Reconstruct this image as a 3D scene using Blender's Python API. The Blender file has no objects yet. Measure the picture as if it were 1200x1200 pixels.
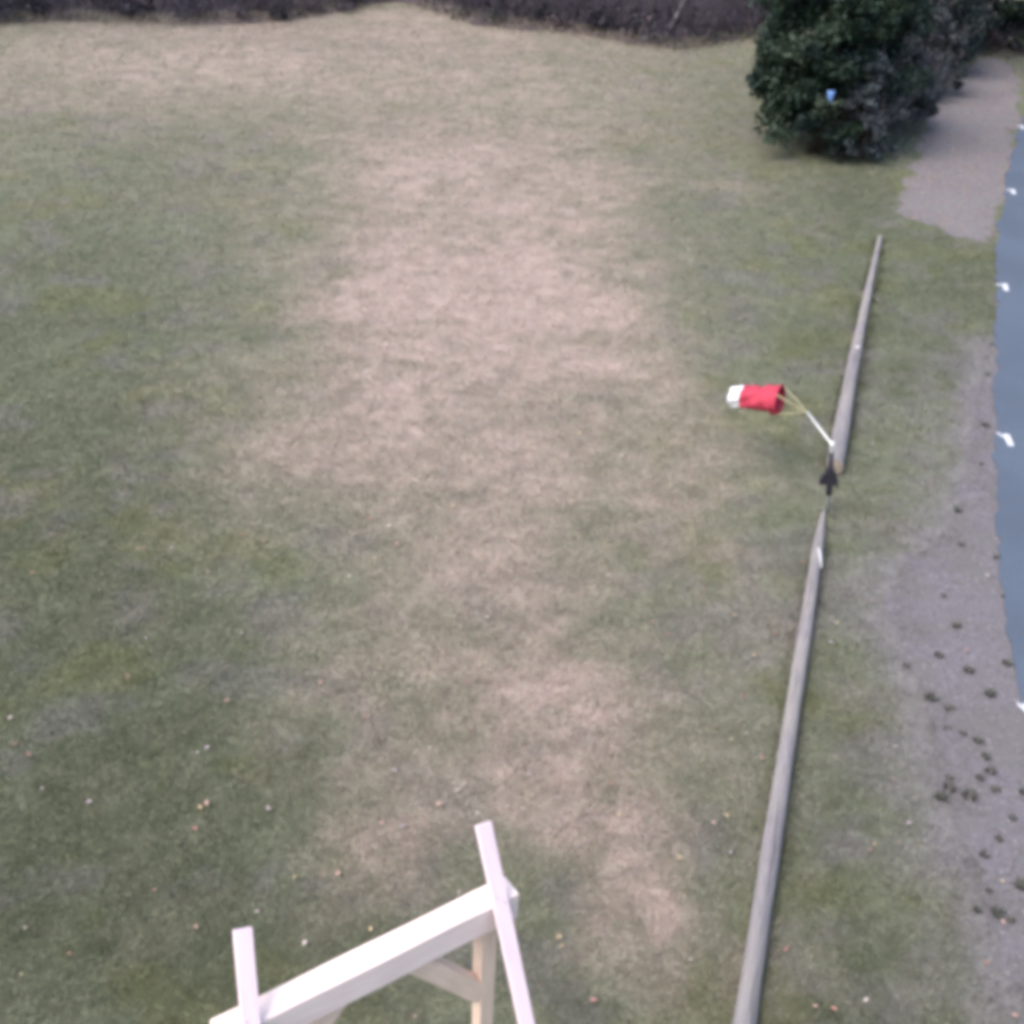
import bpy, math, random
import numpy as np
from mathutils import Vector, Matrix

random.seed(7)
rng = np.random.default_rng(7)
R = math.radians

# ------------------------------------------------------------------ camera
H, FPX, PITCH, ROLL = 8.5, 1460.0, R(32.2), R(2.1)
S = bpy.context.scene
COL = S.collection
fw = Vector((0, math.cos(PITCH), -math.sin(PITCH)))
r0 = Vector((1, 0, 0)); u0 = Vector((0, math.sin(PITCH), math.cos(PITCH)))
rt = r0 * math.cos(ROLL) + u0 * math.sin(ROLL)
up = -r0 * math.sin(ROLL) + u0 * math.cos(ROLL)
CAM = Vector((0, 0, H))
cd = bpy.data.cameras.new('camera'); cam = bpy.data.objects.new('camera', cd); COL.objects.link(cam)
M = Matrix.Identity(4)
for i, a in enumerate((rt, up, -fw)):
    for k in range(3): M[k][i] = a[k]
M.translation = CAM
cam.matrix_world = M
cd.sensor_width = 36; cd.lens = 36 * FPX / 1200; cd.clip_end = 2000; cd.clip_start = 0.05
S.camera = cam

# ------------------------------------------------------------------ light
SUN_EL, SUN_AZ = R(55), R(-122)      # azimuth from +Y towards +X (negative: from the left)
w = bpy.data.worlds.new('World'); S.world = w; w.use_nodes = True
nt = w.node_tree; bg = nt.nodes['Background']
sky = nt.nodes.new('ShaderNodeTexSky'); sky.sky_type = 'NISHITA'; sky.sun_disc = False
sky.sun_elevation = SUN_EL; sky.sun_rotation = SUN_AZ
sky.air_density = 1.2; sky.dust_density = 4.0; sky.ozone_density = 1.0
nt.links.new(sky.outputs[0], bg.inputs[0]); bg.inputs[1].default_value = 0.15
sl = bpy.data.lights.new('sun', 'SUN'); sl.energy = 1.3; sl.angle = R(40); sl.color = (1.0, 0.94, 0.91)
so = bpy.data.objects.new('sun', sl); COL.objects.link(so)
sd = Vector((math.cos(SUN_EL) * math.sin(SUN_AZ), math.cos(SUN_EL) * math.cos(SUN_AZ), math.sin(SUN_EL)))
so.rotation_euler = sd.to_track_quat('Z', 'Y').to_euler(); so.location = (0, 0, 30)
S.view_settings.view_transform = 'Standard'; S.view_settings.look = 'None'
S.view_settings.exposure = 1.14; S.view_settings.gamma = 1.0
S.view_settings.use_curve_mapping = False
S.render.engine = 'CYCLES'
S.cycles.max_bounces = 5
S.cycles.pixel_filter_type = 'BLACKMAN_HARRIS'; S.cycles.filter_width = 5.5

# ------------------------------------------------------------------ helpers
def ray(px, py):
    return (fw + rt * ((px - 600) / FPX) + up * ((600 - py) / FPX))
def at(px, py, z=0.0):
    d = ray(px, py); t = (z - H) / d.z
    return CAM + d * t
def G(px, py):
    p = at(px, py); return (p.x, p.y)

def vnoise(x, y, seed=0):
    xi = np.floor(x).astype(np.int64); yi = np.floor(y).astype(np.int64)
    fx = x - xi; fy = y - yi
    fx = fx * fx * (3 - 2 * fx); fy = fy * fy * (3 - 2 * fy)
    def h(a, b):
        n = (a * 374761393 + b * 668265263 + seed * 1442695041) & 0x7fffffff
        n = ((n ^ (n >> 13)) * 1274126177) & 0x7fffffff
        return ((n ^ (n >> 16)) & 0xffff) / 65535.0
    return (h(xi, yi) * (1 - fx) + h(xi + 1, yi) * fx) * (1 - fy) + (h(xi, yi + 1) * (1 - fx) + h(xi + 1, yi + 1) * fx) * fy
def fbm(x, y, seed=0, o=4):
    t = 0; a = .5; s = 0
    for k in range(o):
        t = t + a * vnoise(x * 2 ** k, y * 2 ** k, seed + k * 17); s += a; a *= .55
    return t / s
def sstep(a, b, x):
    t = np.clip((x - a) / (b - a), 0, 1); return t * t * (3 - 2 * t)
def edge_dist(x, y):
    """metres to the right of the verge's grass edge"""
    ex = np.interp(y, [p[1] for p in verge_left], [p[0] for p in verge_left])
    return x - ex
def inpoly(x, y, poly):
    x = np.asarray(x); y = np.asarray(y); c = np.zeros(x.shape, bool)
    n = len(poly)
    for i in range(n):
        x1, y1 = poly[i]; x2, y2 = poly[(i + 1) % n]
        if y1 == y2: continue
        k = ((y1 > y) != (y2 > y)) & (x < (x2 - x1) * (y - y1) / (y2 - y1) + x1)
        c ^= k
    return c

def tag(o, label=None, cat=None, group=None, kind=None):
    if label: o['label'] = label
    if cat: o['category'] = cat
    if group: o['group'] = group
    if kind: o['kind'] = kind
    return o
def empty(name, loc, label, cat, group=None):
    o = bpy.data.objects.new(name, None); COL.objects.link(o); o.location = loc
    o.empty_display_size = .2
    bpy.context.view_layer.update()
    return tag(o, label, cat, group)
def copy_tree(o, parent=None):
    c = o.copy(); COL.objects.link(c); c.parent = parent
    for ch in list(o.children): copy_tree(ch, c)
    return c
ORIG = {}
def link(name, me, mat, parent=None):
    o = bpy.data.objects.new(name, me); COL.objects.link(o)
    if mat: me.materials.append(mat)
    if parent:
        o.parent = parent
    return o
def off(parent):
    v = Vector((0, 0, 0))
    while parent: v += Vector(parent.location); parent = parent.parent
    return v
class MB:
    def __init__(s): s.v = []; s.f = []
    def add(s, vs, fs):
        b = len(s.v); s.v += [tuple(v) for v in vs]; s.f += [tuple(i + b for i in f) for f in fs]
    def bar(s, a, b, wx, wy, side=None, roll=0):
        """box along a-b; wx along 'side', wy across"""
        a = Vector(a); b = Vector(b); d = (b - a).normalized()
        if side is None: side = Vector((0, 0, 1)).cross(d) if abs(d.z) < .95 else Vector((1, 0, 0))
        sx = Vector(side); sx = (sx - d * sx.dot(d)).normalized(); sy = d.cross(sx)
        vs = []
        for p in (a, b):
            for i, j in ((-1, -1), (1, -1), (1, 1), (-1, 1)):
                vs.append(p + sx * (i * wx / 2) + sy * (j * wy / 2))
        s.add(vs, [(3, 2, 1, 0), (4, 5, 6, 7), (0, 1, 5, 4), (1, 2, 6, 5), (2, 3, 7, 6), (3, 0, 4, 7)])
        return s
    def tube(s, pts, rad, n=8, cap=True):
        pts = [Vector(p) for p in pts]
        if not hasattr(rad, '__len__'): rad = [rad] * len(pts)
        ref = None; vs = []; fs = []
        for i, p in enumerate(pts):
            d = (pts[min(i + 1, len(pts) - 1)] - pts[max(i - 1, 0)]).normalized()
            if ref is None: ref = Vector((0, 0, 1)) if abs(d.z) < .9 else Vector((1, 0, 0))
            x = (ref - d * ref.dot(d)).normalized(); y = d.cross(x); ref = x
            for k in range(n):
                a = 2 * math.pi * k / n
                vs.append(p + (x * math.cos(a) + y * math.sin(a)) * rad[i])
        for i in range(len(pts) - 1):
            for k in range(n):
                fs.append((i * n + k, i * n + (k + 1) % n, (i + 1) * n + (k + 1) % n, (i + 1) * n + k))
        if cap:
            fs.append(tuple(range(n - 1, -1, -1))); fs.append(tuple(range((len(pts) - 1) * n, len(pts) * n)))
        s.add(vs, fs); return s
    def build(s, name, mat, parent=None, smooth=False, bevel=0):
        o_ = off(parent)
        me = bpy.data.meshes.new(name)
        me.from_pydata([(v[0] - o_.x, v[1] - o_.y, v[2] - o_.z) for v in s.v], [], s.f); me.update()
        if smooth: me.polygons.foreach_set('use_smooth', [True] * len(me.polygons))
        o = link(name, me, mat, parent)
        if bevel:
            m = o.modifiers.new('bevel', 'BEVEL'); m.width = bevel; m.segments = 2
        return o
def npmesh(name, v, f, mat, parent=None, col=None, smooth=False):
    """v (n,3), f (m,k) arrays; col (n,3) optional point colour"""
    me = bpy.data.meshes.new(name); n = len(v); m, k = f.shape
    me.vertices.add(n); me.vertices.foreach_set('co', np.ascontiguousarray(v, np.float32).ravel())
    me.loops.add(m * k); me.loops.foreach_set('vertex_index', np.ascontiguousarray(f, np.int32).ravel())
    me.polygons.add(m); me.polygons.foreach_set('loop_start', np.arange(0, m * k, k, dtype=np.int32))
    me.update(calc_edges=True)
    if smooth: me.polygons.foreach_set('use_smooth', np.ones(m, bool))
    if col is not None:
        a = me.attributes.new('tone', 'FLOAT_COLOR', 'POINT')
        c = np.ones((n, 4), np.float32); c[:, :3] = col; a.data.foreach_set('color', c.ravel())
    me.validate()
    return link(name, me, mat, parent)

# ------------------------------------------------------------------ materials
def mat(name, c1, c2=None, scale=8, rough=.85, stretch=(1, 1, 1), bump=0, detail=6, coords='Object', attr=False, spec=.3, c3=None, s3=.7, world=False, trans=0):
    m = bpy.data.materials.new(name); m.use_nodes = True; t = m.node_tree; N = t.nodes; L = t.links
    b = N['Principled BSDF']; b.inputs['Roughness'].default_value = rough
    b.inputs['Specular IOR Level'].default_value = spec
    if coords == 'World':
        geo = N.new('ShaderNodeNewGeometry'); src = geo.outputs['Position']
    else:
        tc = N.new('ShaderNodeTexCoord'); src = tc.outputs[coords]
    mp = N.new('ShaderNodeMapping'); mp.inputs['Scale'].default_value = stretch; L.new(src, mp.inputs[0])
    nz = N.new('ShaderNodeTexNoise'); nz.inputs['Scale'].default_value = scale; nz.inputs['Detail'].default_value = detail
    nz.inputs['Roughness'].default_value = .65
    L.new(mp.outputs[0], nz.inputs['Vector'])
    c2 = c2 or tuple(x * .7 for x in c1)
    rp = N.new('ShaderNodeValToRGB'); e = rp.color_ramp.elements
    e[0].position = .32; e[1].position = .68; e[0].color = (*c2, 1); e[1].color = (*c1, 1)
    L.new(nz.outputs['Fac'], rp.inputs[0]); out = rp.outputs[0]
    if c3:
        n3 = N.new('ShaderNodeTexNoise'); n3.inputs['Scale'].default_value = s3; n3.inputs['Detail'].default_value = 4; L.new(src, n3.inputs['Vector'])
        r3 = N.new('ShaderNodeValToRGB'); r3.color_ramp.elements[0].position = .42; r3.color_ramp.elements[1].position = .62; L.new(n3.outputs['Fac'], r3.inputs[0])
        mx = N.new('ShaderNodeMix'); mx.data_type = 'RGBA'; L.new(r3.outputs[0], mx.inputs['Factor']); L.new(out, mx.inputs['A']); mx.inputs['B'].default_value = (*c3, 1); out = mx.outputs['Result']
    if attr:
        at_ = N.new('ShaderNodeAttribute'); at_.attribute_name = 'tone'
        mx = N.new('ShaderNodeMix'); mx.data_type = 'RGBA'; mx.blend_type = 'MULTIPLY'; mx.inputs['Factor'].default_value = 1
        L.new(at_.outputs['Color'], mx.inputs['A']); L.new(out, mx.inputs['B']); out = mx.outputs['Result']
    L.new(out, b.inputs['Base Color'])
    if bump:
        bp = N.new('ShaderNodeBump'); bp.inputs['Strength'].default_value = bump; bp.inputs['Distance'].default_value = .02
        L.new(nz.outputs['Fac'], bp.inputs['Height']); L.new(bp.outputs[0], b.inputs['Normal'])
    if trans:
        b.inputs['Transmission Weight'].default_value = 0
        tr = N.new('ShaderNodeBsdfTranslucent'); L.new(out, tr.inputs['Color'])
        ms = N.new('ShaderNodeMixShader'); ms.inputs[0].default_value = trans
        L.new(b.outputs[0], ms.inputs[1]); L.new(tr.outputs[0], ms.inputs[2]); L.new(ms.outputs[0], N['Material Output'].inputs['Surface'])
    return m

m_ground = mat('lawn_soil', (1.08, 1.08, 1.08), (.86, .86, .88), scale=3, bump=.25, coords='World', attr=True, detail=9)
m_grass = mat('grass_blade', (1.1, 1.1, 1.1), (.85, .85, .85), scale=3, coords='World', attr=True, trans=.25)
m_asphalt = mat('asphalt', (.086, .107, .146), (.060, .078, .112), scale=26, rough=.7, bump=.5, coords='World', c3=(.062, .080, .112), s3=.55, spec=.4, detail=10)
m_paint = mat('road_paint', (.66, .67, .70), (.36, .38, .42), scale=22, rough=.6, coords='World')
m_verge = mat('verge_dirt', (.162, .152, .172), (.095, .088, .098), scale=14, bump=.6, coords='World', c3=(.118, .112, .115), s3=1.3, detail=9)
m_patch = mat('leaf_litter', (.172, .158, .168), (.112, .102, .110), scale=9, bump=.7, coords='World', c3=(.146, .138, .146), s3=.8, detail=9)
m_forest = mat('forest_floor', (.085, .066, .070), (.045, .037, .043), scale=3, bump=.6, coords='World', detail=8)
m_logw = mat('weathered_log', (.27, .255, .27), (.125, .112, .115), scale=9, stretch=(7, 7, .35), bump=.6, rough=.8, c3=(.225, .210, .205), s3=1.2)
m_logend = mat('log_end', (.30, .25, .21), (.15, .12, .10), scale=20)
m_pine = mat('new_pine', (.84, .71, .68), (.70, .55, .51), scale=6, stretch=(9, 9, .6), bump=.15, rough=.6)
m_pine2 = mat('new_pine_board', (.72, .59, .65), (.60, .48, .54), scale=6, stretch=(9, 9, .6), bump=.15, rough=.6)
m_tan = mat('pine_post', (.74, .58, .48), (.60, .45, .36), scale=6, stretch=(9, 9, .6), bump=.2, rough=.65)
m_steel = mat('galvanised', (.45, .46, .48), (.33, .34, .36), scale=30, rough=.45)
m_whitebar = mat('white_bar', (.72, .74, .74), (.58, .60, .60), scale=20, rough=.5)
m_black = mat('black_plastic', (.040, .038, .050), (.018, .018, .026), scale=20, rough=.5)
m_red = mat('red_fabric', (.55, .060, .105), (.42, .040, .075), scale=9, rough=.7, trans=.25, bump=.2)
m_white = mat('white_fabric', (.86, .86, .88), (.74, .75, .80), scale=9, rough=.7, trans=.25)
m_cord = mat('cord', (.42, .40, .26), (.34, .32, .20), scale=40)
m_tag = mat('white_tag', (.85, .85, .86), (.70, .70, .72), scale=40, rough=.4)
m_bark = mat('bark', (.10, .085, .085), (.05, .042, .045), scale=12, stretch=(4, 4, .8), bump=.5)
m_palebark = mat('pale_bark', (.26, .24, .27), (.13, .12, .14), scale=10, bump=.3)
m_twig = mat('twig', (.100, .085, .108), (.050, .044, .060), scale=6)
m_twig2 = mat('grey_twig', (.085, .095, .105), (.05, .055, .065), scale=6)
m_ever = mat('evergreen_leaf', (1.15, 1.15, 1.15), (.7, .7, .7), scale=2.2, attr=True, rough=.6, trans=.15)
m_leaf = mat('fallen_leaf', (1.1, 1.1, 1.1), (.8, .8, .8), scale=20, attr=True, coords='World')
m_stone = mat('stone', (1.1, 1.1, 1.1), (.75, .75, .75), scale=20, attr=True, coords='World')
m_blue = mat('blue_plastic', (.22, .38, .75), (.16, .28, .62), scale=20, rough=.4)
m_screw = mat('screw', (.25, .25, .26), scale=30, rough=.4)

# ------------------------------------------------------------------ ground layout (world metres, from photo pixels on the ground)
road_px = [(1216, 960), (1200, 868), (1181, 740), (1169, 620), (1165, 500), (1166, 400), (1168, 290), (1178, 222), (1189, 172), (1201, 138), (1222, 100), (1262, 60)]
road_edge = [G(*p) for p in road_px]
x0, y0 = road_edge[0]; x1, y1 = road_edge[1]
pre = [(x0 - .25 * k * k * .35 + (x0 - x1) * k * 1.2, y0 + (y0 - y1) * k * 1.2) for k in (6, 4, 2.5, 1.2)]
road_edge = pre + road_edge
verge_px = [(1216, 1215), (1165, 1110), (1140, 1040), (1108, 940), (1092, 880), (1078, 815), (1052, 745), (1042, 690), (1060, 655), (1095, 640), (1125, 590), (1137, 540), (1142, 480), (1150, 430), (1160, 395)]
verge_left = [G(*p) for p in verge_px]
patch_px = [(1052, 248), (1080, 262), (1112, 272), (1140, 284), (1162, 291), (1168, 250), (1178, 212), (1189, 165), (1197, 132), (1194, 100), (1186, 78), (1165, 68), (1146, 72), (1120, 88), (1100, 112), (1088, 140), (1074, 172), (1066, 205), (1058, 228)]
patch = [G(*p) for p in patch_px]

def ragged(poly, step, amp, seed, closed=True):
    out = []; n = len(poly)
    for i in range(n if closed else n - 1):
        a = np.array(poly[i]); b = np.array(poly[(i + 1) % n]); L = np.linalg.norm(b - a); k = max(1, int(L / step))
        nrm = np.array([-(b - a)[1], (b - a)[0]]) / max(L, 1e-6)
        for j in range(k):
            p = a + (b - a) * j / k
            d = (fbm(np.array([p[0] * 1.7]), np.array([p[1] * 1.7]), seed)[0] - .5) * 2 * amp + random.uniform(-.25, .25) * amp
            out.append(tuple(p + nrm * d))
    if not closed: out.append(tuple(poly[-1]))
    return out
def smooth_line(pts, n=8):
    P = [np.array(p) for p in pts]; P = [2 * P[0] - P[1]] + P + [2 * P[-1] - P[-2]]; out = []
    for i in range(1, len(P) - 2):
        for j in range(n):
            t = j / n
            out.append(tuple(.5 * (2 * P[i] + (P[i + 1] - P[i - 1]) * t + (2 * P[i - 1] - 5 * P[i] + 4 * P[i + 1] - P[i + 2]) * t * t + (3 * P[i] - P[i - 1] - 3 * P[i + 1] + P[i + 2]) * t ** 3)))
    out.append(tuple(P[-2])); return out
road_l = smooth_line(road_edge)
road_r = []
for i, p in enumerate(road_l):
    a = np.array(road_l[max(i - 1, 0)]); b = np.array(road_l[min(i + 1, len(road_l) - 1)]); d = b - a; d /= np.linalg.norm(d)
    road_r.append((p[0] + d[1] * 7.0, p[1] - d[0] * 7.0))
road_poly = [(p[0], p[1]) for p in road_l] + road_r[::-1]
road_rag = ragged(road_l, .15, .11, 5, closed=False)
verge_poly = ragged(smooth_line(verge_left, 4), .2, .30, 9, closed=False)
# close the verge along the road, tucked a little under the asphalt
ymax = verge_poly[-1][1]; ymin = verge_poly[0][1]
verge_poly = verge_poly + [(p[0] + .25, p[1]) for p in road_l if ymin - .3 < p[1] < ymax + .2][::-1]
patch_poly = ragged(patch, .12, .30, 3)

def sheet(name, poly, z, material, thick=0):
    import bmesh
    bm = bmesh.new(); vs = [bm.verts.new((x, y, z)) for x, y in poly]
    es = [bm.edges.new((vs[i], vs[(i + 1) % len(vs)])) for i in range(len(vs))]
    bmesh.ops.triangle_fill(bm, edges=es, use_beauty=True)
    for f in bm.faces:
        f.normal_update()
        if f.normal.z < 0: f.normal_flip()
    if thick:
        top = list(bm.faces); bd = [e for e in bm.edges if len(e.link_faces) == 1]
        r = bmesh.ops.extrude_edge_only(bm, edges=bd)
        for v in r['geom']:
            if isinstance(v, bmesh.types.BMVert): v.co.z -= thick
    me = bpy.data.meshes.new(name); bm.to_mesh(me); bm.free()
    return tag(link(name, me, material), kind='structure')

def gz(x, y):
    x = np.asarray(x, float); y = np.asarray(y, float)
    k = sstep(24, 33, y) * (1 - sstep(2, 9, x))
    return k * (.26 * (fbm(x * .11 + 3, y * .16, 41, 2) - .5) + .10 * np.sin(y * .55 + x * .12))

# dry and lush grass, also painting in centre glare and darker vignetted sides: (pixel x, pixel y, radius x m, radius y m, amount)
DRY_GLARE = [(560, 200, 3.6, 5.0, .75), (520, 330, 2.4, 5.0, .95), (470, 440, 1.5, 3.5, .65), (620, 360, 1.8, 4.0, .95), (600, 600, 1.5, 4.5, .60), (780, 480, 1.2, 2.6, .40),
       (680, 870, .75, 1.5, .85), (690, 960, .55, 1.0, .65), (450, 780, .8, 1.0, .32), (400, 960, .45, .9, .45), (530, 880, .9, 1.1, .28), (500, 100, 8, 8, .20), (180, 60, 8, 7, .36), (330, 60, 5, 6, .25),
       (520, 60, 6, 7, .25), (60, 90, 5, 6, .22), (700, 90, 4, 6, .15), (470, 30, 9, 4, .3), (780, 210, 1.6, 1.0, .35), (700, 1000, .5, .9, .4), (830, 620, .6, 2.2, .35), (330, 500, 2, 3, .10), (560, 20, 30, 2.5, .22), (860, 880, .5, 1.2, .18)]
LUSH_VIGNETTE = [(40, 700, 2.0, 4.0, .9), (120, 850, 1.5, 2.0, .9), (60, 1000, 1.5, 2.0, .9), (150, 1100, 1.4, 1.2, .8), (60, 380, 2.5, 4, .7), (100, 560, 2.0, 4, .75), (120, 180, 4, 4, .35),
        (1050, 340, 2.0, 6.0, .7), (1090, 420, 1.2, 4.0, .6), (850, 130, 4.0, 8.0, .55), (780, 330, 2.0, 4, .3), (1030, 980, .7, 1.2, .6), (1000, 1150, 1.0, .8, .9), (900, 1150, .8, .8, .4), (1080, 1180, .6, .6, .8), (1130, 300, 1.5, 2.0, .8), (1155, 350, .8, 2.0, 1.0), (980, 230, 2.5, 2.5, .6)]
DRY_GLARE_W = [(*G(a, b), c, d, e) for a, b, c, d, e in DRY_GLARE]; LUSH_VIGNETTE_W = [(*G(a, b), c, d, e) for a, b, c, d, e in LUSH_VIGNETTE]
c_mid = np.array([.130, .140, .092]); c_lush_vignette = np.array([.084, .095, .058]); c_dry_glare = np.array([.320, .256, .224]); c_moss = np.array([.115, .120, .040]); c_grey = np.array([.135, .128, .125])  # pale dry tone includes painted glare, dark lush tone includes painted vignette
def field(lst, x, y):
    f = np.zeros_like(x)
    for cx, cy, rx, ry, a in lst:
        f = 1 - (1 - f) * (1 - a * np.exp(-((x - cx) / rx) ** 2 - ((y - cy) / ry) ** 2))
    return f
def lawn(x, y):
    x = np.asarray(x, float); y = np.asarray(y, float)
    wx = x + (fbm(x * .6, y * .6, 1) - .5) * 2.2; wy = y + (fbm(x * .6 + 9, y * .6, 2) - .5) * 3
    d = field(DRY_GLARE_W, wx, wy); l = field(LUSH_VIGNETTE_W, wx, wy)
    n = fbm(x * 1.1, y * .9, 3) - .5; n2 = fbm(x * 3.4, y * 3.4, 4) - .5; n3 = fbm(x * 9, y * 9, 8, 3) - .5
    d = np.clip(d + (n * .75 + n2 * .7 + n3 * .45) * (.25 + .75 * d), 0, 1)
    l = np.clip(l + n * 1.0 + n2 * .8 - d * .8, 0, 1)
    ms = sstep(.56, .72, fbm(x * .9 + 30, y * .8, 11)) * .35 * (1 - d)
    gr = sstep(.55, .70, fbm(x * 1.6 + 70, y * 1.5, 13)) * .5 * (1 - d)
    l = np.clip(l + n * .5, 0, 1); c = c_mid + (c_lush_vignette - c_mid) * l[..., None]
    c = c + (c_moss - c) * ms[..., None]
    c = c + (c_grey - c) * gr[..., None]
    c = c + (c_dry_glare - c) * d[..., None]
    ed = edge_dist(x, y); yy0 = verge_left[0][1]; yy1 = verge_left[-1][1]
    vm = np.clip(np.exp(ed / .45) + n2 * .8, 0, .8) * (ed > -2.5) * (y > yy0 - 1) * (1 - sstep(yy1 - 1, yy1 + 1, y)) * (ed < 3)
    c = c + (np.array([.165, .155, .165]) - c) * vm[..., None]
    return c * (1 + .22 * n2 + .2 * n3)[..., None]

# edge of the woods (photo pixels): ground beyond is forest floor
wood_px = [(-420, 72), (-120, 46), (0, 35), (90, 28), (200, 27), (330, 18), (420, 7), (470, 4), (540, 22), (600, 32), (680, 38), (720, 44), (800, 56), (880, 46), (960, 60), (1040, 100), (1085, 120), (1110, 84), (1145, 66), (1185, 68), (1200, 66)]
wood_line = [G(*p) for p in wood_px]

# ------------------------------------------------------------------ ground
def axis(lo, hi, step, far):
    a = list(np.arange(lo, hi + 1e-6, step)); s = step * 1.6
    while a[-1] < far: a.append(a[-1] + s); s *= 1.5
    s = step * 1.6
    while a[0] > -far: a.insert(0, a[0] - s); s *= 1.5
    return np.array(a)
gx = axis(-34, 34, .2, 500); gy = axis(-3, 62, .2, 500)
X, Y = np.meshgrid(gx, gy); nx, ny = len(gx), len(gy)
Z = gz(X, Y)
V = np.stack([X.ravel(), Y.ravel(), Z.ravel()], 1)
ii = np.arange(nx * ny).reshape(ny, nx)
F = np.stack([ii[:-1, :-1].ravel(), ii[:-1, 1:].ravel(), ii[1:, 1:].ravel(), ii[1:, :-1].ravel()], 1)
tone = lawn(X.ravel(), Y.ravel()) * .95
g = npmesh('ground', V, F, m_ground, col=tone, smooth=True); tag(g, kind='structure')

# forest floor sheet follows the ground
wl = smooth_line(wood_line, 6); wl = ragged(wl, .5, .35, 21, closed=False)
fv = []; depth = [0, .6, 1.5, 3, 6, 12, 30, 120]
for x, y in wl:
    for dd in depth:
        fv.append((x, y + dd, float(gz(x, y + dd)) + .02 + .10 * (dd > 0)))
fv = np.array(fv); nd = len(depth); jj = np.arange(len(wl) * nd).reshape(len(wl), nd)
ff = np.stack([jj[:-1, :-1].ravel(), jj[1:, :-1].ravel(), jj[1:, 1:].ravel(), jj[:-1, 1:].ravel()], 1)
tag(npmesh('forest_floor', fv, ff, m_forest, smooth=True), kind='structure')

sheet('dirt_patch', patch_poly, .006, m_patch)
sheet('verge', verge_poly, .008, m_verge)
road = sheet('road', road_rag + road_r[::-1], .030, m_asphalt, thick=.05)

# white bay marks at the road edge: stem from the edge, short bar along it
for k, (s, c, e, b2) in enumerate([((1192, 824), (1205, 831), (1203, 826), (1213, 850)), ((1168, 507), (1181, 512), (1178, 506), (1186, 525)), ((1167, 333), (1179, 336), (1177, 330), (1180, 343)), ((1179, 222), (1188, 224), (1186, 220), (1189, 229)), ((1191, 147), (1199, 149), (1197, 146), (1200, 152))]):
    S0, C0, E0, B0 = [Vector(at(*q, .034)) for q in (s, c, e, b2)]
    d = (B0 - E0).normalized(); L = .36; wb = .09 / 2; n = Vector((d.y, -d.x, 0)); n = n if n.x > 0 else -n
    m0 = (E0 + B0) / 2; a = m0 - d * L / 2; b = m0 + d * L / 2
    q0 = m0 - d * (L * .22); ws_ = .038
    # one outline: bar along the edge with a stem back to the edge of the asphalt
    vs = [a - n * wb, q0 - d * ws_ - n * wb, S0 - d * ws_, S0 + d * ws_, q0 + d * ws_ - n * wb, b - n * wb, b + n * wb, a + n * wb]
    import bmesh
    fs = [(1, 2, 3, 4), (0, 1, 4, 5, 6, 7)]
    out = []
    for f in fs:
        nn = sum(((vs[f[i2]] - vs[f[0]]).cross(vs[f[(i2 + 1) % len(f)]] - vs[f[0]]) for i2 in range(1, len(f))), Vector())
        out.append(f if nn.z > 0 else f[::-1])
    mb = MB(); mb.add(vs, out); mb.build('parking_mark', m_paint, road)

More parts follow.
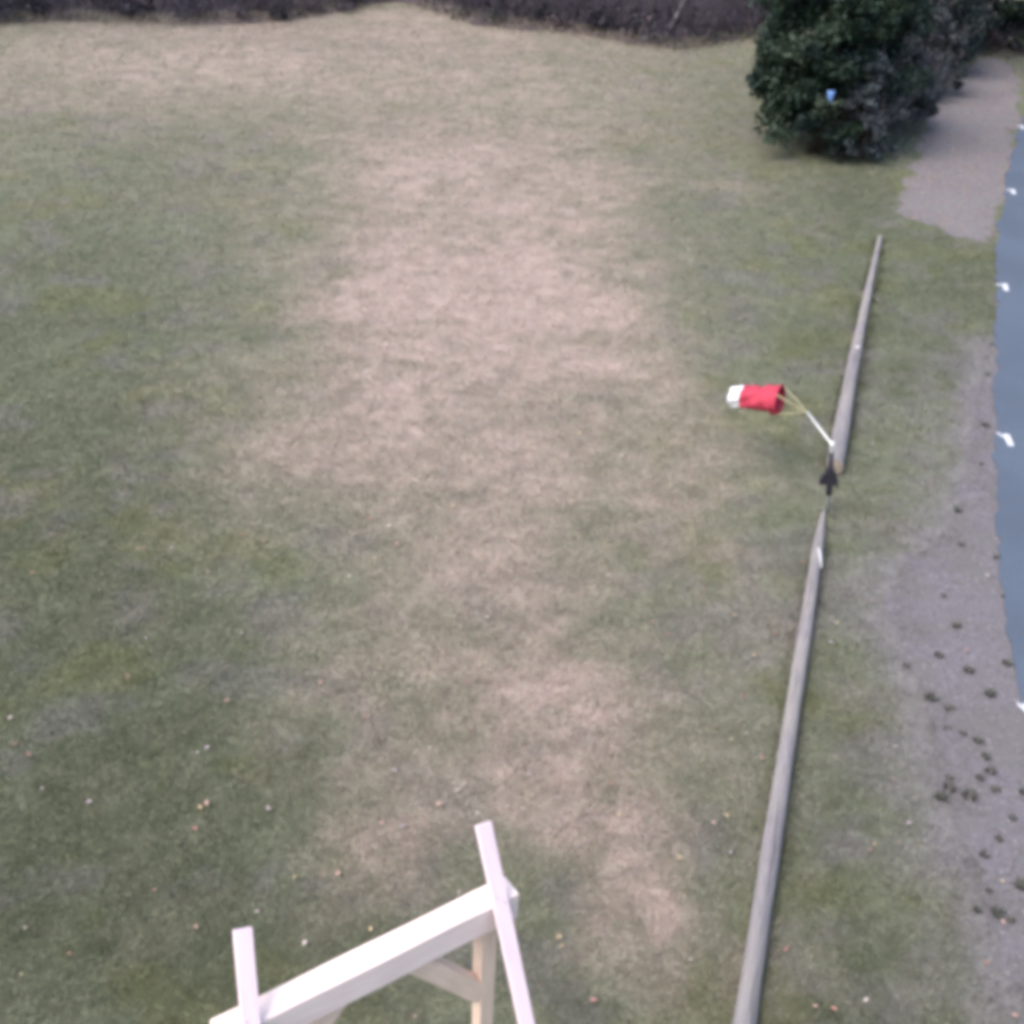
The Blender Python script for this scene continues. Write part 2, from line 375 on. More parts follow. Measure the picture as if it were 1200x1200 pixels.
# ------------------------------------------------------------------ logs
def log(name, pa, pb, ra, rb, label, tagpos, seed, ext=0, tip=0):
    prof = (lambda t: 1.0) if not tip else (lambda t: .30 + .70 * min(1, t / tip) ** .8)
    a = Vector(at(*pa)); b = Vector(at(*pb)); d = (b - a); 
    if ext: b = a + d.normalized() * (d.length + ext); d = b - a
    L = d.length; d.normalize(); side = Vector((-d.y, d.x, 0))
    root = empty(name, ((a + b) / 2)[:], label, 'log', 'logs laid end to end along the verge')
    n = 18; K = 40; r_ = random.Random(seed)
    body = MB(); vs = []; fs = []
    bend = [r_.uniform(-1, 1) for _ in range(3)]
    def centre(t):
        rad = (ra + (rb - ra) * t) * prof(t)
        return a + d * (L * t) + side * (.035 * (bend[0] * math.sin(t * 3.1) + .6 * bend[1] * math.sin(t * 7))) + Vector((0, 0, rad * .93 + .008 * bend[2] * math.sin(t * 5)))
    for i in range(K + 1):
        t = i / K; rad = (ra + (rb - ra) * t) * prof(t); c = centre(t)
        for k in range(n):
            an = 2 * math.pi * k / n
            rr = rad * (1 + .05 * math.sin(an * 3 + t * 4 + seed) + .04 * r_.uniform(-1, 1) + .04 * math.sin(t * 23 + an * 2))
            vs.append(c + side * (math.cos(an) * rr) + Vector((0, 0, math.sin(an) * rr)))
    for i in range(K):
        for k in range(n): fs.append((i * n + k, (i + 1) * n + k, (i + 1) * n + (k + 1) % n, i * n + (k + 1) % n))
    # local axes: build along z in a rotated child so the grain runs along the log
    Mx = Matrix((( side.x, 0, d.x), (side.y, 0, d.y), (0, 1, 0))).to_4x4()  # cols: side, up, along
    c0 = Vector(root.location); inv = Mx.inverted()
    me = bpy.data.meshes.new('trunk'); me.from_pydata([inv @ (v - c0) for v in vs], [], fs); me.update()
    me.polygons.foreach_set('use_smooth', [True] * len(me.polygons))
    o = link('trunk', me, m_logw, root); o.matrix_local = Mx
    for t, ring in ((0, 0), (1, K)):
        ring_v = [vs[ring * n + k] for k in range(n)]; ce = sum(ring_v, Vector()) / n; dirn = d * (-.012 if t == 0 else .012)
        mb = MB(); mb.add(ring_v + [ce + dirn], [((k + 1) % n, k, n) if t == 1 else (k, (k + 1) % n, n) for k in range(n)])
        mb.build('cut_end', m_logend, root)
    # white tag bent over the top of the trunk
    for tt, a0, a1, half, slant in tagpos:
        mb = MB(); m_ = 8; vv = []
        for i in range(m_ + 1):
            an = R(a0 + (a1 - a0) * i / m_); t = tt + slant * (i / m_ - .5) / L; rad = (ra + (rb - ra) * t) * 1.10
            c = centre(t)
            wd = half * (1 - .55 * (2 * i / m_ - 1) ** 2)
            for s_ in (-1, 1):
                vv.append(c + d * (s_ * wd) + side * (math.cos(an) * rad) + Vector((0, 0, math.sin(an) * rad)))
        mb.add(vv, [(2 * i, 2 * i + 1, 2 * i + 3, 2 * i + 2) for i in range(m_)])
        tg = mb.build('marker_tag', m_tag, root)
        md = tg.modifiers.new('solid', 'SOLIDIFY'); md.thickness = .006
    # dry splits along the trunk
    for k in range(7):
        t0 = r_.uniform(.05, .8); t1 = t0 + r_.uniform(.06, .16); an0 = R(r_.uniform(40, 130)); mb = MB(); vv = []
        for i in range(7):
            t = t0 + (t1 - t0) * i / 6; rad = (ra + (rb - ra) * t) * 1.035; an = an0 + .12 * math.sin(i * 1.3 + k); wd = .10 * math.sin(math.pi * (i + .15) / 6.3)
            c = centre(t)
            for s_ in (-1, 1): vv.append(c + side * (math.cos(an + s_ * wd * .35) * rad) + Vector((0, 0, math.sin(an + s_ * wd * .35) * rad)))
        mb.add(vv, [(2 * i, 2 * i + 1, 2 * i + 3, 2 * i + 2) for i in range(6)])
        mb.build('split', m_bark, root)
    return root
log('log', (1031, 280), (976, 556), .046, .122, 'slim grey log ending behind the red windsock, pointing to the dirt patch', [(.60, 70, 100, .03, .02)], 3)
log('log', (965, 600), (871, 1205), .066, .094, 'long grey log lying below the windsock mast with curved white tag near its tip', [(.135, 28, 92, .05, -.34)], 11, ext=1.6, tip=.10)

# ------------------------------------------------------------------ windsock on a short mast
zt = 1.05
top = at(975, 521, zt); basep = at(970, 600, 0)
ws = empty('windsock', (basep.x, basep.y, 0), 'small red windsock with white tail on a short leaning mast', 'windsock')
axm = (top - basep).normalized()
MB().tube([basep - axm * .05, basep + (top - basep) * .5, top], [.021, .019, .016], 10).build('mast', m_steel, ws, True)
# dark sleeve with a flared vane collar on the mast
p0 = basep + (top - basep) * .27; p1 = basep + (top - basep) * .90
MB().tube([p0, p0 + (p1 - p0) * .12, p0 + (p1 - p0) * .5, p1], [.036, .045, .040, .030], 12).build('sleeve', m_black, ws, True)
c0 = p0 + (p1 - p0) * .30; c1 = p0 + (p1 - p0) * .62
sx = Vector((1, -.15, 0)).normalized(); sy = axm.cross(sx)
mb = MB()
for sgn in (-1, 1):
    a = sx * sgn
    k_ = 1.0 if sgn < 0 else .82
    pts = [c0 + a * .03 - axm * .05, c0 + a * .07 * k_ - axm * .035, c0 + a * .115 * k_ - axm * .06, c0 + a * .135 * k_ - axm * .015, c0 + a * .125 * k_ + axm * .045, c0 + a * .095 + axm * .09, c0 + a * .07 + axm * .13, c1 + a * .03 + axm * .02]
    th = sy * .034
    vs = [p + th for p in pts] + [p - th for p in pts]; k = len(pts)
    mb.add(vs, [tuple(range(k)), tuple(range(2 * k - 1, k - 1, -1))] + [(i, i + k, (i + 1) % k + k, (i + 1) % k) for i in range(k)])
mb.build('bracket', m_black, ws, bevel=.006)
tipp = at(946, 483, zt + .02)
MB().tube([top - (tipp - top).normalized() * .03, tipp], .0125, 8).build('arm', m_whitebar, ws, True)
MB().tube([top - axm * .04, top + axm * .035], .026, 10).build('mast_cap', m_whitebar, ws, True)
# sleeve: lathe along an axis from the mouth to the tail
mouth = at(914, 469, zt + .02); tail = at(857, 461, zt - .06)
A = (tail - mouth); LA = A.length; A.normalize()
sxx = Vector((0, 0, 1)); sxx = (sxx - A * sxx.dot(A)).normalized(); syy = A.cross(sxx)
rnd = random.Random(4)
def sock(t0, t1, rings, extra=0):
    n = 28; vs = []; fs = []
    for i in range(rings + 1):
        t = t0 + (t1 - t0) * i / rings
        r_ = .215 + (.130 - .215) * t + extra
        c = mouth + A * (LA * t) + Vector((0, 0, -.05 * t * t))
        for k in range(n):
            an = 2 * math.pi * k / n
            wr = 1 + .10 * math.sin(an * 4 + t * 7) * (.2 + t) + .07 * math.sin(an * 7 + t * 15) * (.3 + t) + .04 * math.sin(an * 3 - t * 24) - .12 * math.exp(-((t - .30 - .10 * math.cos(an)) / .05) ** 2)
            vs.append(c + (sxx * math.cos(an) * .92 + syy * math.sin(an)) * r_ * wr)
    for i in range(rings):
        for k in range(n): fs.append((i * n + k, i * n + (k + 1) % n, (i + 1) * n + (k + 1) % n, (i + 1) * n + k))
    mb = MB(); mb.add(vs, fs); return mb
for nm, t0, t1, rg, mt in (('sock', 0, .76, 26, m_red), ('tail_band', .765, 1.0, 10, m_white)):
    o = sock(t0, t1, rg).build(nm, mt, ws, True); s_ = o.modifiers.new('solid', 'SOLIDIFY'); s_.thickness = .004
ring = [mouth + (sxx * math.cos(a) * .92 + syy * math.sin(a)) * .215 for a in [2 * math.pi * k / 24 for k in range(25)]]
MB().tube(ring, .006, 6).build('mouth_ring', m_red, ws, True)
for k in range(4):
    a = 2 * math.pi * (k + .5) / 4; e = mouth + (sxx * math.cos(a) * .92 + syy * math.sin(a)) * .215
    MB().tube([e, tipp], .008, 5).build('cord', m_cord, ws, True)

# ------------------------------------------------------------------ timber frame
zb = 3.2
BL = at(252, 1208, zb); BR = at(600, 1036, zb); bd = (BR - BL).normalized(); bn = Vector((bd.y, -bd.x, 0))   # bn points to the camera side
BW, BH = .145, .200
mid = (BL + BR) / 2
tf = empty('timber_frame', (mid.x, mid.y, 0), 'new pale pine frame with thick beam, knee braces and leaning boards on the lawn', 'frame')
def wood(name, a, b, wx, wy, side, m, bev=.006):
    """box with local z along its length so the grain follows it"""
    a = Vector(a); b = Vector(b); d = (b - a).normalized(); sx = Vector(side); sx = (sx - d * sx.dot(d)).normalized(); sy = d.cross(sx)
    L = (b - a).length; vs = []; n = 8
    for i in range(n + 1):
        for p, q in ((-1, -1), (1, -1), (1, 1), (-1, 1)): vs.append((p * wx / 2 + .002 * math.sin(i * 1.7 + p), q * wy / 2, -L / 2 + L * i / n))
    fs = [(3, 2, 1, 0), tuple(4 * n + k for k in range(4))]
    for i in range(n):
        for k in range(4): fs.append((4 * i + k, 4 * i + (k + 1) % 4, 4 * i + 4 + (k + 1) % 4, 4 * i + 4 + k))
    me = bpy.data.meshes.new(name); me.from_pydata(vs, [], fs); me.update()
    o = link(name, me, m, tf); Mx = Matrix((sx, sy, d)).transposed().to_4x4(); Mx.translation = (a + b) / 2 - Vector(tf.location); o.matrix_local = Mx
    md = o.modifiers.new('bevel', 'BEVEL'); md.width = bev; md.segments = 2; md.limit_method = 'ANGLE'
    return o
dz = Vector((0, 0, 1))
beam = wood('beam', BL - dz * BH / 2, BR - dz * BH / 2, BW, BH, bn, m_pine, .010)
LB = (BR - BL).length
for s_, q in (('r', BR - bd * .165), ('l', BL + bd * .165)):
    p = q + bn * .0
    wood('post', (p.x, p.y, -.05), (p.x, p.y, zb - BH), .095, .090, bd, m_tan)
    sg = -1 if s_ == 'r' else 1
    ka = p + bd * (sg * .47); ka.z = zb - BH + .02; kb = p + bd * (sg * .03); kb.z = zb - BH - .56
    wood('knee_brace', ka, kb, .085, .125, bn, m_tan)
boards = []
for (tx, ty), (cx, cy), ztop, m in (((566, 965), (584, 1048), zb + .36, m_pine2), ((284, 1088), (292, 1180), zb + .36, m_pine2)):
    T = at(tx, ty, ztop); pn = (at(tx, ty, 0) - CAM).cross(at(cx, cy, 0) - CAM)      # plane through the board's line of sight
    E0 = BL + bn * (BW / 2) + dz * .026; sp = (CAM - E0).dot(pn) / bd.dot(pn); C = E0 + bd * sp; D = (C - T).normalized()
    B = T + D * ((ztop + .03) / -D.z)
    boards.append(wood('leaning_board', T, B, .088, .032, bd, m, .004))
    # screw heads where the board meets the beam
    nrm = D.cross(bd).normalized(); nrm = nrm if nrm.z > 0 else -nrm
    for k in (-1, 1):
        q = C + D * (.02 * k) + bd * (.02 * k) + nrm * .015
        MB().tube([q, q + nrm * .004], .005, 8).build('screw', m_screw, tf)

# ------------------------------------------------------------------ vegetation
def leaves(centers, rads, per, size, tones, seed, flat=.75):
    r = np.random.default_rng(seed); n = len(centers) * per
    c = np.repeat(centers, per, 0); rad = np.repeat(rads, per, 0)
    d = r.normal(size=(n, 3)); d /= np.linalg.norm(d, axis=1)[:, None]
    p = c + d * (rad[:, None] * r.random((n, 1)) ** .45) * np.array([1, 1, flat])
    a = r.normal(size=(n, 3)); a /= np.linalg.norm(a, axis=1)[:, None]
    b = np.cross(a, r.normal(size=(n, 3))); b /= np.linalg.norm(b, axis=1)[:, None]
    s = size * r.uniform(.6, 1.4, (n, 1))
    v = np.stack([p - a * s, p + b * s * .45, p + a * s, p - b * s * .45], 1).reshape(-1, 3)
    f = np.arange(n * 4).reshape(n, 4)
    t = np.asarray(tones)[r.integers(0, len(tones), len(centers))]
    t = np.repeat(t, per, 0) * r.uniform(.6, 1.4, (n, 1)); t = np.repeat(t, 4, 0)
    return v, f, t
def limb(mb, p, d, L, r, lvl, rs, splits=3, droop=0.0, n=6, upw=.25, tw=None):
    k = 4; pts = [p]; q = Vector(p); dd = Vector(d)
    for i in range(k):
        dd = (dd + Vector((rs.uniform(-1, 1), rs.uniform(-1, 1), rs.uniform(-.6, 1) * .6)) * .22 + Vector((0, 0, upw * .3 - droop))).normalized()
        q = q + dd * (L / k); pts.append(q.copy())
    (tw if (tw and lvl <= 1) else mb).tube(pts, [r * (1 - .6 * i / k) for i in range(k + 1)], n if lvl > 1 else 4, cap=False)
    if lvl > 0:
        for s in range(splits):
            i = rs.randint(1, k); base = pts[i]
            nd = (dd + Vector((rs.uniform(-1, 1), rs.uniform(-1, 1), rs.uniform(-.2, .8))) * .9).normalized()
            limb(mb, base, nd, L * rs.uniform(.45, .75), r * .5, lvl - 1, rs, splits, droop, n, upw, tw)

def evergreen(name, loc, w_, h_, seed, label, tones, nclump, per, size, group=None, shape='oval', base=.05):
    rs = random.Random(seed); r = np.random.default_rng(seed)
    root = empty(name, loc, label, 'tree', group)
    tr = MB(); lb = MB(); L = Vector(loc)
    tr.tube([L + Vector((0, 0, -.1)), L + Vector((.05, 0, h_ * .3)), L + Vector((-.05, .05, h_ * .6)), L + Vector((0, 0, h_ * .93))], [.16 * h_ / 6, .13 * h_ / 6, .08 * h_ / 6, .02], 8)
    tr.build('trunk', m_bark, root, True)
    for k in range(14):
        z = h_ * (.08 + .8 * k / 14); a = rs.uniform(0, 6.28); ll = w_ * .42 * (1 - .6 * k / 14)
        limb(lb, L + Vector((0, 0, z)), Vector((math.cos(a), math.sin(a), .35)), ll, .035, 1, rs, 2, n=5)
    lb.build('limbs', m_bark, root, True)
    cs = []; rr = []
    while len(cs) < nclump:
        t = rs.random() ** .8; z = h_ * (base + (1 - base) * t)
        prof = (math.sin(math.pi * min(1, .32 + .68 * t)) ** .6 if shape == 'oval' else (1 - t) ** .8 * (1 if t > .06 else .8)) * w_ / 2
        a = rs.uniform(0, 6.283); q = rs.uniform(.10, 1.0) ** .6 * (1 + .16 * math.sin(a * 3 + seed) + .12 * math.sin(a * 5 + z * 2.3))
        cs.append((prof * q * math.cos(a), prof * q * math.sin(a), z)); rr.append(w_ * rs.uniform(.07, .135))
    v, f, t = leaves(np.array(cs), np.array(rr), per, size, tones, seed)
    v[:, 2] = np.maximum(v[:, 2], .02)
    npmesh('crown', v, f, m_ever, root, t)
    return root
dk = [(.014, .029, .021), (.018, .037, .025), (.026, .047, .030), (.010, .023, .020), (.029, .045, .028)]
dk2 = [(.022, .036, .036), (.030, .044, .042), (.018, .028, .030)]
gg = [(.050, .062, .064), (.060, .068, .078), (.040, .050, .056), (.052, .050, .066)]
pg = [(.070, .085, .095), (.055, .068, .080), (.085, .095, .11)]
olive = [(.050, .055, .030), (.060, .060, .040), (.040, .050, .030)]
def gp(px, py): 
    x, y = G(px, py); return (x, y, float(gz(x, y)))
evergreen('evergreen_tree', gp(956, 170), 3.6, 6.6, 8, 'big dense dark evergreen tree at the edge of the lawn', dk, 620, 130, .085, None, 'oval', .07)
evergreen('evergreen_shrub', gp(985, 182), 1.7, 1.5, 9, 'low dark bush at the foot of the big evergreen tree', [(.035, .032, .032), (.028, .034, .030), (.045, .034, .032)], 60, 110, .05)
evergreen('leafy_shrub', gp(1052, 150), 2.0, 1.9, 19, 'grey-green leafy shrub between the bare sapling and the dirt patch', gg, 90, 90, .06)
evergreen('leafy_shrub', gp(1078, 110), 2.2, 2.2, 29, 'grey-green leafy shrub overhanging the far edge of the dirt patch', gg, 90, 90, .06)
evergreen('leafy_shrub', gp(1006, 187), 1.5, 2.4, 39, 'pale grey-green shrub pressed against the right side of the big evergreen', pg, 100, 70, .05)
evergreen('evergreen_tree', gp(1072, 84), 3.6, 6.5, 15, 'dark conifer standing just behind the bare grey willow', dk2, 260, 110, .085, 'dark conifers behind the dirt patch', 'cone')
evergreen('evergreen_tree', gp(1128, 52), 3.4, 7.5, 25, 'tallest dark conifer behind the top of the dirt patch', dk2, 240, 110, .09, 'dark conifers behind the dirt patch', 'cone')
evergreen('evergreen_tree', gp(1215, 58), 3.4, 6.5, 35, 'dark green conifer beside the far bend of the road', dk, 220, 110, .09, 'dark conifers behind the dirt patch', 'cone')
evergreen('evergreen_tree', gp(1000, 70), 4.0, 7.5, 45, 'dark conifer rising right behind the big evergreen tree', dk2, 260, 110, .09, 'dark conifers behind the dirt patch', 'cone')

def bare(name, loc, h_, seed, label, cat, m1, m2, lean=(0, 0), r=.06, splits=4, lvl=3, group=None, droop=0, first=.25):
    rs = random.Random(seed); root = empty(name, loc, label, cat, group); L = Vector(loc)
    tr = MB(); br = MB(); tw = MB()
    pts = []; q = L + Vector((0, 0, -.08)); dd = Vector((lean[0], lean[1], 1)).normalized()
    for i in range(7):
        pts.append(q.copy()); q = q + dd * (h_ / 6); dd = (dd + Vector((rs.uniform(-.15, .15), rs.uniform(-.15, .15), .1))).normalized()
    tr.tube(pts, [r * (1 - .8 * i / 6) for i in range(7)], 8); tr.build('trunk', m1, root, True)
    for k in range(11):
        t = first + (1 - first) * k / 11; i = min(5, int(t * 6)); p = pts[i].lerp(pts[i + 1], t * 6 - i); a = rs.uniform(0, 6.28)
        limb(br, p, Vector((math.cos(a), math.sin(a), .7)), h_ * .36 * (1.1 - .6 * t), r * .42 * (1 - .6 * t), lvl - 1, rs, splits, droop, 5, tw=tw)
    br.build('branches', m2, root, True)
    if tw.v: tag(tw.build('twigs', m2, root, True), kind='stuff')
    return root
# pale leaning trunk and bare trees of the wood edge
bare('bare_tree', gp(1027, 190), 3.4, 51, 'bare forked sapling with thin dark stem right of the big evergreen', 'tree', m_bark, m_twig2, (.02, .05), .032, 3, 2)
bare('bare_willow', gp(1006, 172), 2.8, 52, 'bushy bare grey willow growing against the big evergreen', 'tree', m_palebark, m_twig2, (0, .0), .05, 6, 3, None, .06, .08)
bare('birch_tree', gp(778, 45), 5.5, 53, 'pale leaning birch trunk among the dark brush', 'tree', m_palebark, m_twig, (.42, .1), .06, 3, 2, None, 0, .45)

def brush(name, seed, h_, w_, n, label, m, group):
    rs = random.Random(seed); root = empty(name, (0, 0, 0), label, 'shrub', group); st = MB(); tw = MB()
    for k in range(n):
        a = rs.uniform(0, 6.28); rr = w_ * .3 * rs.random(); p = Vector((rr * math.cos(a), rr * math.sin(a), -.05))
        limb(st, p, Vector((math.cos(a) * .6, math.sin(a) * .6, 1)), h_ * rs.uniform(.5, .9), .014, 2, rs, 4, .02, 5, .3, tw)
    st.build('stems', m, root, True); tag(tw.build('twigs', m, root, True), kind='stuff')
    return root
B1 = brush('brush_shrub', 61, 1.7, 1.8, 16, 'leafless purple-brown brush shrub along the wood edge', m_twig, 'bare shrubs along the wood edge')
B2 = brush('brush_shrub', 62, 1.4, 2.0, 18, 'leafless purple-brown brush shrub along the wood edge', m_twig, 'bare shrubs along the wood edge')
B3 = brush('grey_shrub', 63, 1.3, 1.5, 18, 'low grey twiggy shrub between the big evergreen and the dirt patch', m_twig2, 'grey twiggy shrubs by the dirt patch')
T1 = bare('woodland_tree', (0, 0, 0), 9, 71, 'dark bare trunk of the woodland behind the lawn', 'tree', m_bark, m_twig, (.03, 0), .15, 3, 2, 'bare trees of the woodland', 0, .3)
T2 = bare('woodland_tree', (0, 0, 0), 8, 72, 'dark bare trunk of the woodland behind the lawn', 'tree', m_bark, m_twig, (-.05, .03), .12, 3, 2, 'bare trees of the woodland', 0, .3)
def spots(step, lo, hi, jit):
    out = []; acc = 0
    for i in range(len(wl) - 1):
        a = np.array(wl[i]); b = np.array(wl[i + 1]); acc += np.linalg.norm(b - a)
        if acc >= step:
            acc = 0; out.append((b[0] + random.uniform(-jit, jit), b[1] + random.uniform(lo, hi)))
    return out
def scatter(protos, pts, smin, smax):
    used = set()
    for i, (x, y) in enumerate(pts):
        p = protos[i % len(protos)]
        o = p if id(p) not in used else copy_tree(p); used.add(id(p))
        o.location = (x, y, float(gz(x, y)) + .10); s = random.uniform(smin, smax); o.scale = (s, s, s * random.uniform(.85, 1.15)); o.rotation_euler = (0, 0, random.uniform(0, 6.28))
bp = [p for p in spots(.9, .7, 1.3, .3) if -26 < p[0] < 13] + [p for p in spots(1.2, 2.2, 4.0, .5) if -28 < p[0] < 14]
scatter([B1, B2], bp, .8, 1.35)
tp = [p for p in spots(2.2, 1.6, 6.5, .8) if -30 < p[0] < 18]
scatter([T1, T2], tp, .8, 1.3)
scatter([B3], [G(*q) for q in ((1046, 172), (1060, 150), (1056, 124), (1078, 120), (1040, 140), (1072, 140), (1090, 100))], .7, 1.1)

# dense low undergrowth of the wood: one mass nobody could count
cs = []; rr = []
for x, y in wl:
    if -30 < x < 20:
        for k in range(4):
            yy = y + random.uniform(.25, 7) ; xx = x + random.uniform(-.6, .6)
            cs.append((xx, yy, float(gz(xx, yy)) + random.uniform(.15, .6))); rr.append(random.uniform(.35, .7))
v, f, t = leaves(np.array(cs), np.array(rr), 90, .08, [(.062, .050, .066), (.046, .044, .062), (.040, .042, .046), (.072, .056, .064)], 77)
und = npmesh('undergrowth', v, f, m_ever, None, t); tag(und, 'tangled dark undergrowth filling the edge of the wood', 'undergrowth', None, 'stuff')

# small pale blue scrap hanging in the dark tree
bpnt = at(973, 113, 0); bdir = (bpnt - CAM).normalized(); L_ = Vector(gp(956, 170)); tt = (L_.y - 1.95 - CAM.y) / bdir.y
q = CAM + bdir * tt
mb = MB(); rs = random.Random(2); n = 6; vs = []
for i in range(n + 1):
    for j in range(5):
        a = (j / 4 - .5) * 2.2; rad = .085 * (1 - .25 * (i / n)) * rs.uniform(.85, 1.15)
        vs.append(q + Vector((math.sin(a) * rad, -math.cos(a) * rad * .6, .13 - .26 * i / n)))
mb.add(vs, [(i * 5 + j, i * 5 + j + 1, i * 5 + j + 6, i * 5 + j + 5) for i in range(n) for j in range(4)])
o = mb.build('plastic_bag', m_blue, None, True); s_ = o.modifiers.new('solid', 'SOLIDIFY'); s_.thickness = .006
tag(o, 'small pale blue scrap of plastic caught in the big evergreen tree', 'plastic bag')

# ------------------------------------------------------------------ weeds on the verge
def weed_mesh(seed):
    r = np.random.default_rng(seed); n = 46
    a = r.uniform(0, 6.283, n); rad = .05 * np.sqrt(r.random(n)); L = r.uniform(.06, .15, n); out = r.uniform(.2, .9, n)
    b = np.stack([rad * np.cos(a), rad * np.sin(a), np.zeros(n)], 1); d = np.stack([np.cos(a) * out, np.sin(a) * out, np.ones(n)], 1); d /= np.linalg.norm(d, axis=1)[:, None]
    sd_ = np.stack([-np.sin(a), np.cos(a), np.zeros(n)], 1) * .009
    m = b + d * (L * .55)[:, None]; e = b + d * L[:, None]; e[:, 2] -= .02 * out
    v = np.stack([b - sd_, b + sd_, m + sd_, e, m - sd_], 1).reshape(-1, 3)
    f = np.arange(n * 5).reshape(n, 5)
    t = np.repeat(np.array([[.085, .088, .075]]) * r.uniform(.6, 1.4, (n, 1)), 5, 0)
    return v, f, t
W = []
for s in range(3):
    v, f, t = weed_mesh(100 + s)
    o = npmesh('weed_tuft', v, f, m_grass, None, t); tag(o, 'small dark weed tuft on the bare verge beside the road', 'weed', 'weed tufts on the bare verge'); W.append(o)
wp = [(1091, 820), (1112, 832), (1110, 855), (1128, 861), (1146, 870), (1155, 889), (1160, 906), (1166, 927), (1148, 914), (1112, 914), (1111, 926), (1102, 936), (1135, 935), (1134, 788), (1180, 780), (1160, 815), (1062, 782), (1198, 930), (1153, 1004), (1158, 1046), (1144, 1068), (1168, 1073), (1185, 1080), (1120, 735), (1106, 700), (1122, 600), (1126, 640), (1100, 770), (1176, 700), (1168, 655), (1157, 440), (1154, 500), (1150, 545), (1186, 960), (1170, 985), (1196, 1040)]
for i, p in enumerate(wp):
    o = W[i % 3] if i < 3 else W[i % 3].copy()
    if i >= 3: COL.objects.link(o)
    x, y = G(*p); s = random.uniform(.35, .75); o.location = (x, y, .006); o.scale = (s * 1.1, s * 1.1, s * .8); o.rotation_euler = (0, 0, random.uniform(0, 6.28))

# ------------------------------------------------------------------ scattered stuff: fallen leaves, gravel, grass
def samp(n, p0=880, p1=40, seed=1, power=1.0, xpad=1.15):
    r = np.random.default_rng(seed)
    u = r.random(n); y = 5.2 * (47 / 5.2) ** (u ** power)
    half = (y * .50 + 2.0) * xpad
    x = r.uniform(-1, 1, n) * half
    return x, y, r
def r_edge(x, y): return fbm(x * 1.3, y * .2, 91, 3)
def free(x, y, pad=0):
    bad = inpoly(x, y, road_poly) | (y > np.interp(x, [p[0] for p in wood_line], [p[1] for p in wood_line]) + .2 + 1.3 * r_edge(x, y))
    return ~bad
# fallen leaves
x, y, r = samp(520, seed=3); k = free(x, y); x = x[k]; y = y[k]; n = len(x)
s = r.uniform(.012, .030, n); a = r.uniform(0, 6.283, n); ca, sa = np.cos(a), np.sin(a); z = gz(x, y) + r.uniform(.035, .055, n)
def P(dx, dy, dz_): return np.stack([x + (ca * dx - sa * dy) * s, y + (sa * dx + ca * dy) * s, z + dz_ * s], 1)
v = np.stack([P(-1.3, 0, .2), P(-.3, -.75, .5), P(1.2, 0, .1), P(-.3, .75, .5)], 1).reshape(-1, 3); f = np.arange(4 * n).reshape(n, 4)
pal = np.array([(.40, .26, .22), (.42, .33, .20), (.30, .16, .13), (.42, .36, .33), (.36, .30, .32), (.22, .13, .10)])
t = np.repeat(pal[r.integers(0, len(pal), n)] * r.uniform(.7, 1.2, (n, 1)), 4, 0)
tag(npmesh('fallen_leaves', v, f, m_leaf, None, t), 'dry fallen leaves scattered thinly over the lawn', 'leaves', None, 'stuff')

# gravel and crumbs on the verge and the dirt patch
def stones(name, poly, n, lo, hi, tones, seed, label):
    r = np.random.default_rng(seed); p = np.array(poly); mn = p.min(0); mx = p.max(0)
    x = r.uniform(mn[0], mx[0], n * 6); y = r.uniform(mn[1], mx[1], n * 6); k = inpoly(x, y, poly) & ~inpoly(x, y, road_poly); x = x[k][:n]; y = y[k][:n]; n = len(x)
    s = r.uniform(lo, hi, n) * r.uniform(.5, 1, n)
    b = np.array([(1, 0, 0), (0, 1, 0), (-1, 0, 0), (0, -1, 0), (0, 0, .7), (0, 0, -.5)]); fc = np.array([(0, 1, 4), (1, 2, 4), (2, 3, 4), (3, 0, 4)])
    v = b[None] * s[:, None, None] * r.uniform(.6, 1.3, (n, 6, 3)); v = v + np.stack([x, y, np.full(n, .012)], 1)[:, None]
    f = (fc[None] + (np.arange(n) * 6)[:, None, None]).reshape(-1, 3)
    t = np.repeat(np.asarray(tones)[r.integers(0, len(tones), n)], 6, 0)
    return tag(npmesh(name, v.reshape(-1, 3), f, m_stone, None, t), label, 'gravel', None, 'stuff')
stones('gravel', verge_poly, 5000, .008, .022, [(.19, .175, .195), (.14, .125, .135), (.23, .215, .23), (.10, .092, .092)], 5, 'fine grey gravel strewn over the bare verge')
stones('litter_crumbs', patch_poly, 5000, .012, .035, [(.32, .25, .21), (.20, .155, .14), (.26, .21, .18), (.15, .12, .11)], 6, 'dry brown crumbs of litter covering the dirt patch')

# grass blades, short winter lawn
x, y, r = samp(1250000, seed=8, power=.90)
k = free(x, y); inv_ = inpoly(x, y, verge_poly); inp = inpoly(x + r.normal(0, .16, len(x)), y + r.normal(0, .28, len(x)), patch_poly)
ed = edge_dist(x, y); vk = np.clip(np.exp(-np.maximum(ed, 0) / .28) * 1.3, 0, 1) * sstep(.36, .56, fbm(x * 2.2, y * 2.2, 31)) + .02 + .5 * sstep(.60, .70, fbm(x * 1.5 + 5, y * 1.5, 33)) * np.exp(-np.maximum(ed, 0) / .6)
k &= ~(inv_ & (r.random(len(x)) > vk))
k &= ~((ed < 0) & (ed > -.8) & (r.random(len(x)) > 1 - .7 * np.exp(ed / .25)) & (y < verge_left[-1][1]) & (y > verge_left[0][1]))
k &= ~(inp & (r.random(len(x)) > .03))
k &= r.random(len(x)) < .45 + .75 * fbm(x * 5, y * 5, 51, 3)
x = x[k]; y = y[k]; nb = 1
x = np.repeat(x, nb); y = np.repeat(y, nb); n = len(x)
x = x + r.normal(0, .022, n); y = y + r.normal(0, .022, n)
nl = 0
ex, ey = [], []
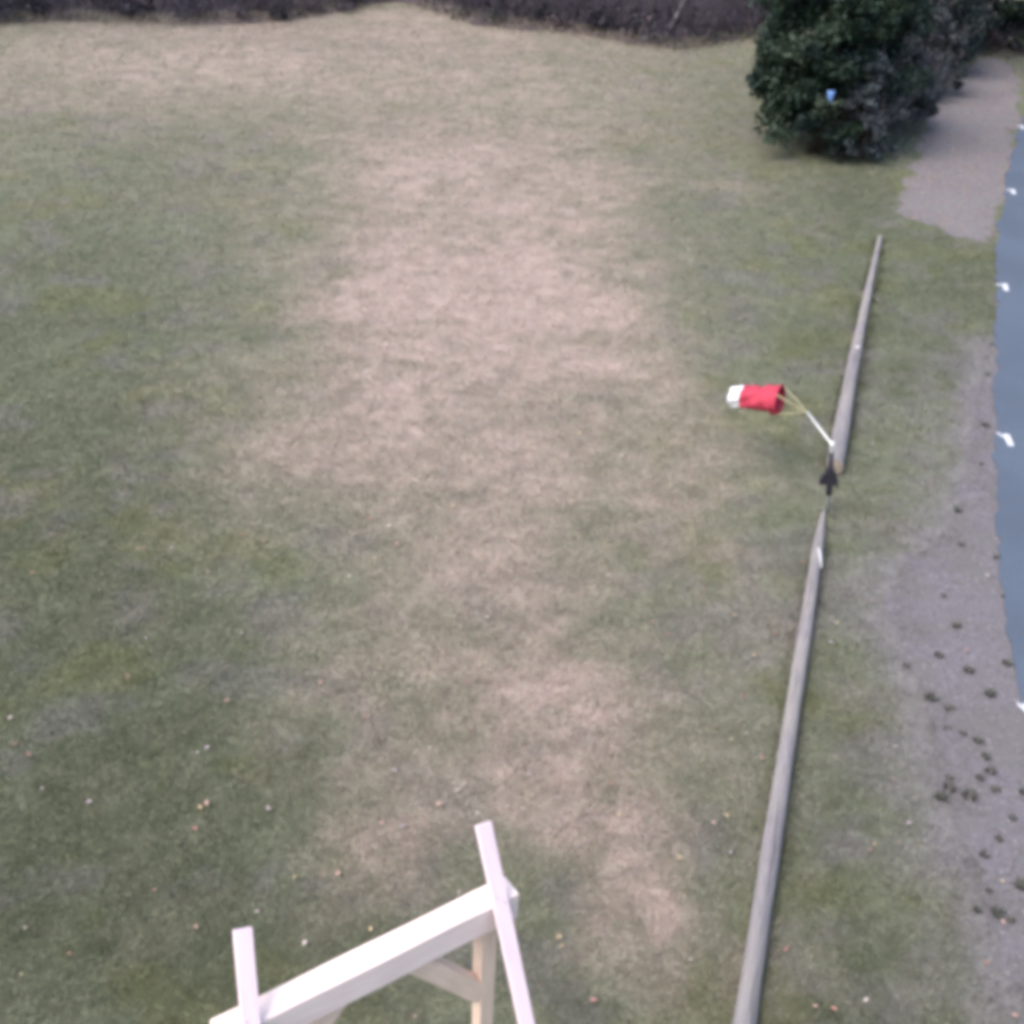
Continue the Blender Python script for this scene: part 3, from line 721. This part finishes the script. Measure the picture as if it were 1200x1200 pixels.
for (pa, pb, ra, rb, e_) in (((1031, 280), (976, 556), .046, .122, 0), ((965, 600), (871, 1205), .066, .094, 1.6)):
    A_ = np.array(G(*pa)); B_ = np.array(G(*pb)); D_ = B_ - A_; L0 = np.linalg.norm(D_); D_ = D_ / L0; L0 += e_; N_ = np.array([-D_[1], D_[0]])
    q = int(700 * L0); t_ = r.random(q); s_ = np.where(r.random(q) < .5, -1, 1) * ((ra + (rb - ra) * t_) * .75 + np.abs(r.normal(0, .05, q)))
    keep = fbm(t_ * L0 * 1.6, s_ * 4 + ra * 100, 61) > .42
    t_ = t_[keep]; s_ = s_[keep]
    ex.append(A_[0] + D_[0] * L0 * t_ + N_[0] * s_); ey.append(A_[1] + D_[1] * L0 * t_ + N_[1] * s_)
ex = np.concatenate(ex); ey = np.concatenate(ey); x = np.concatenate([x, ex]); y = np.concatenate([y, ey]); nl = len(ex); n = len(x)
a = r.uniform(0, 6.283, n); lean = r.uniform(.5, 2.2, n); wle = np.interp(x, [p[0] for p in wood_line], [p[1] for p in wood_line]); L = r.uniform(.025, .060, n) * (1 + .012 * y) * (1 + 3.0 * sstep(-.8, .6, y - wle)); wd = .0035 * (1 + .07 * y)
L[n - nl:] *= r.uniform(1.2, 2.4, nl)
z = gz(x, y) + .02 * sstep(-.2, .1, y - wle) + .1 * sstep(.0, .6, y - wle)
b = np.stack([x, y, z], 1); sd_ = np.stack([-np.sin(a), np.cos(a), np.zeros(n)], 1) * wd[:, None]
d = np.stack([np.cos(a) * lean, np.sin(a) * lean, np.ones(n)], 1); d /= np.linalg.norm(d, axis=1)[:, None]
v = np.stack([b - sd_, b + sd_, b + d * L[:, None]], 1).reshape(-1, 3); f = np.arange(3 * n).reshape(n, 3)
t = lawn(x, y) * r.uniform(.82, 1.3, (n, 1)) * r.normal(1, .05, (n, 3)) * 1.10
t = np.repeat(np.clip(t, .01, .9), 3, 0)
tag(npmesh('grass', v, f, m_grass, None, t), 'short patchy winter grass of the lawn', 'grass', None, 'stuff')
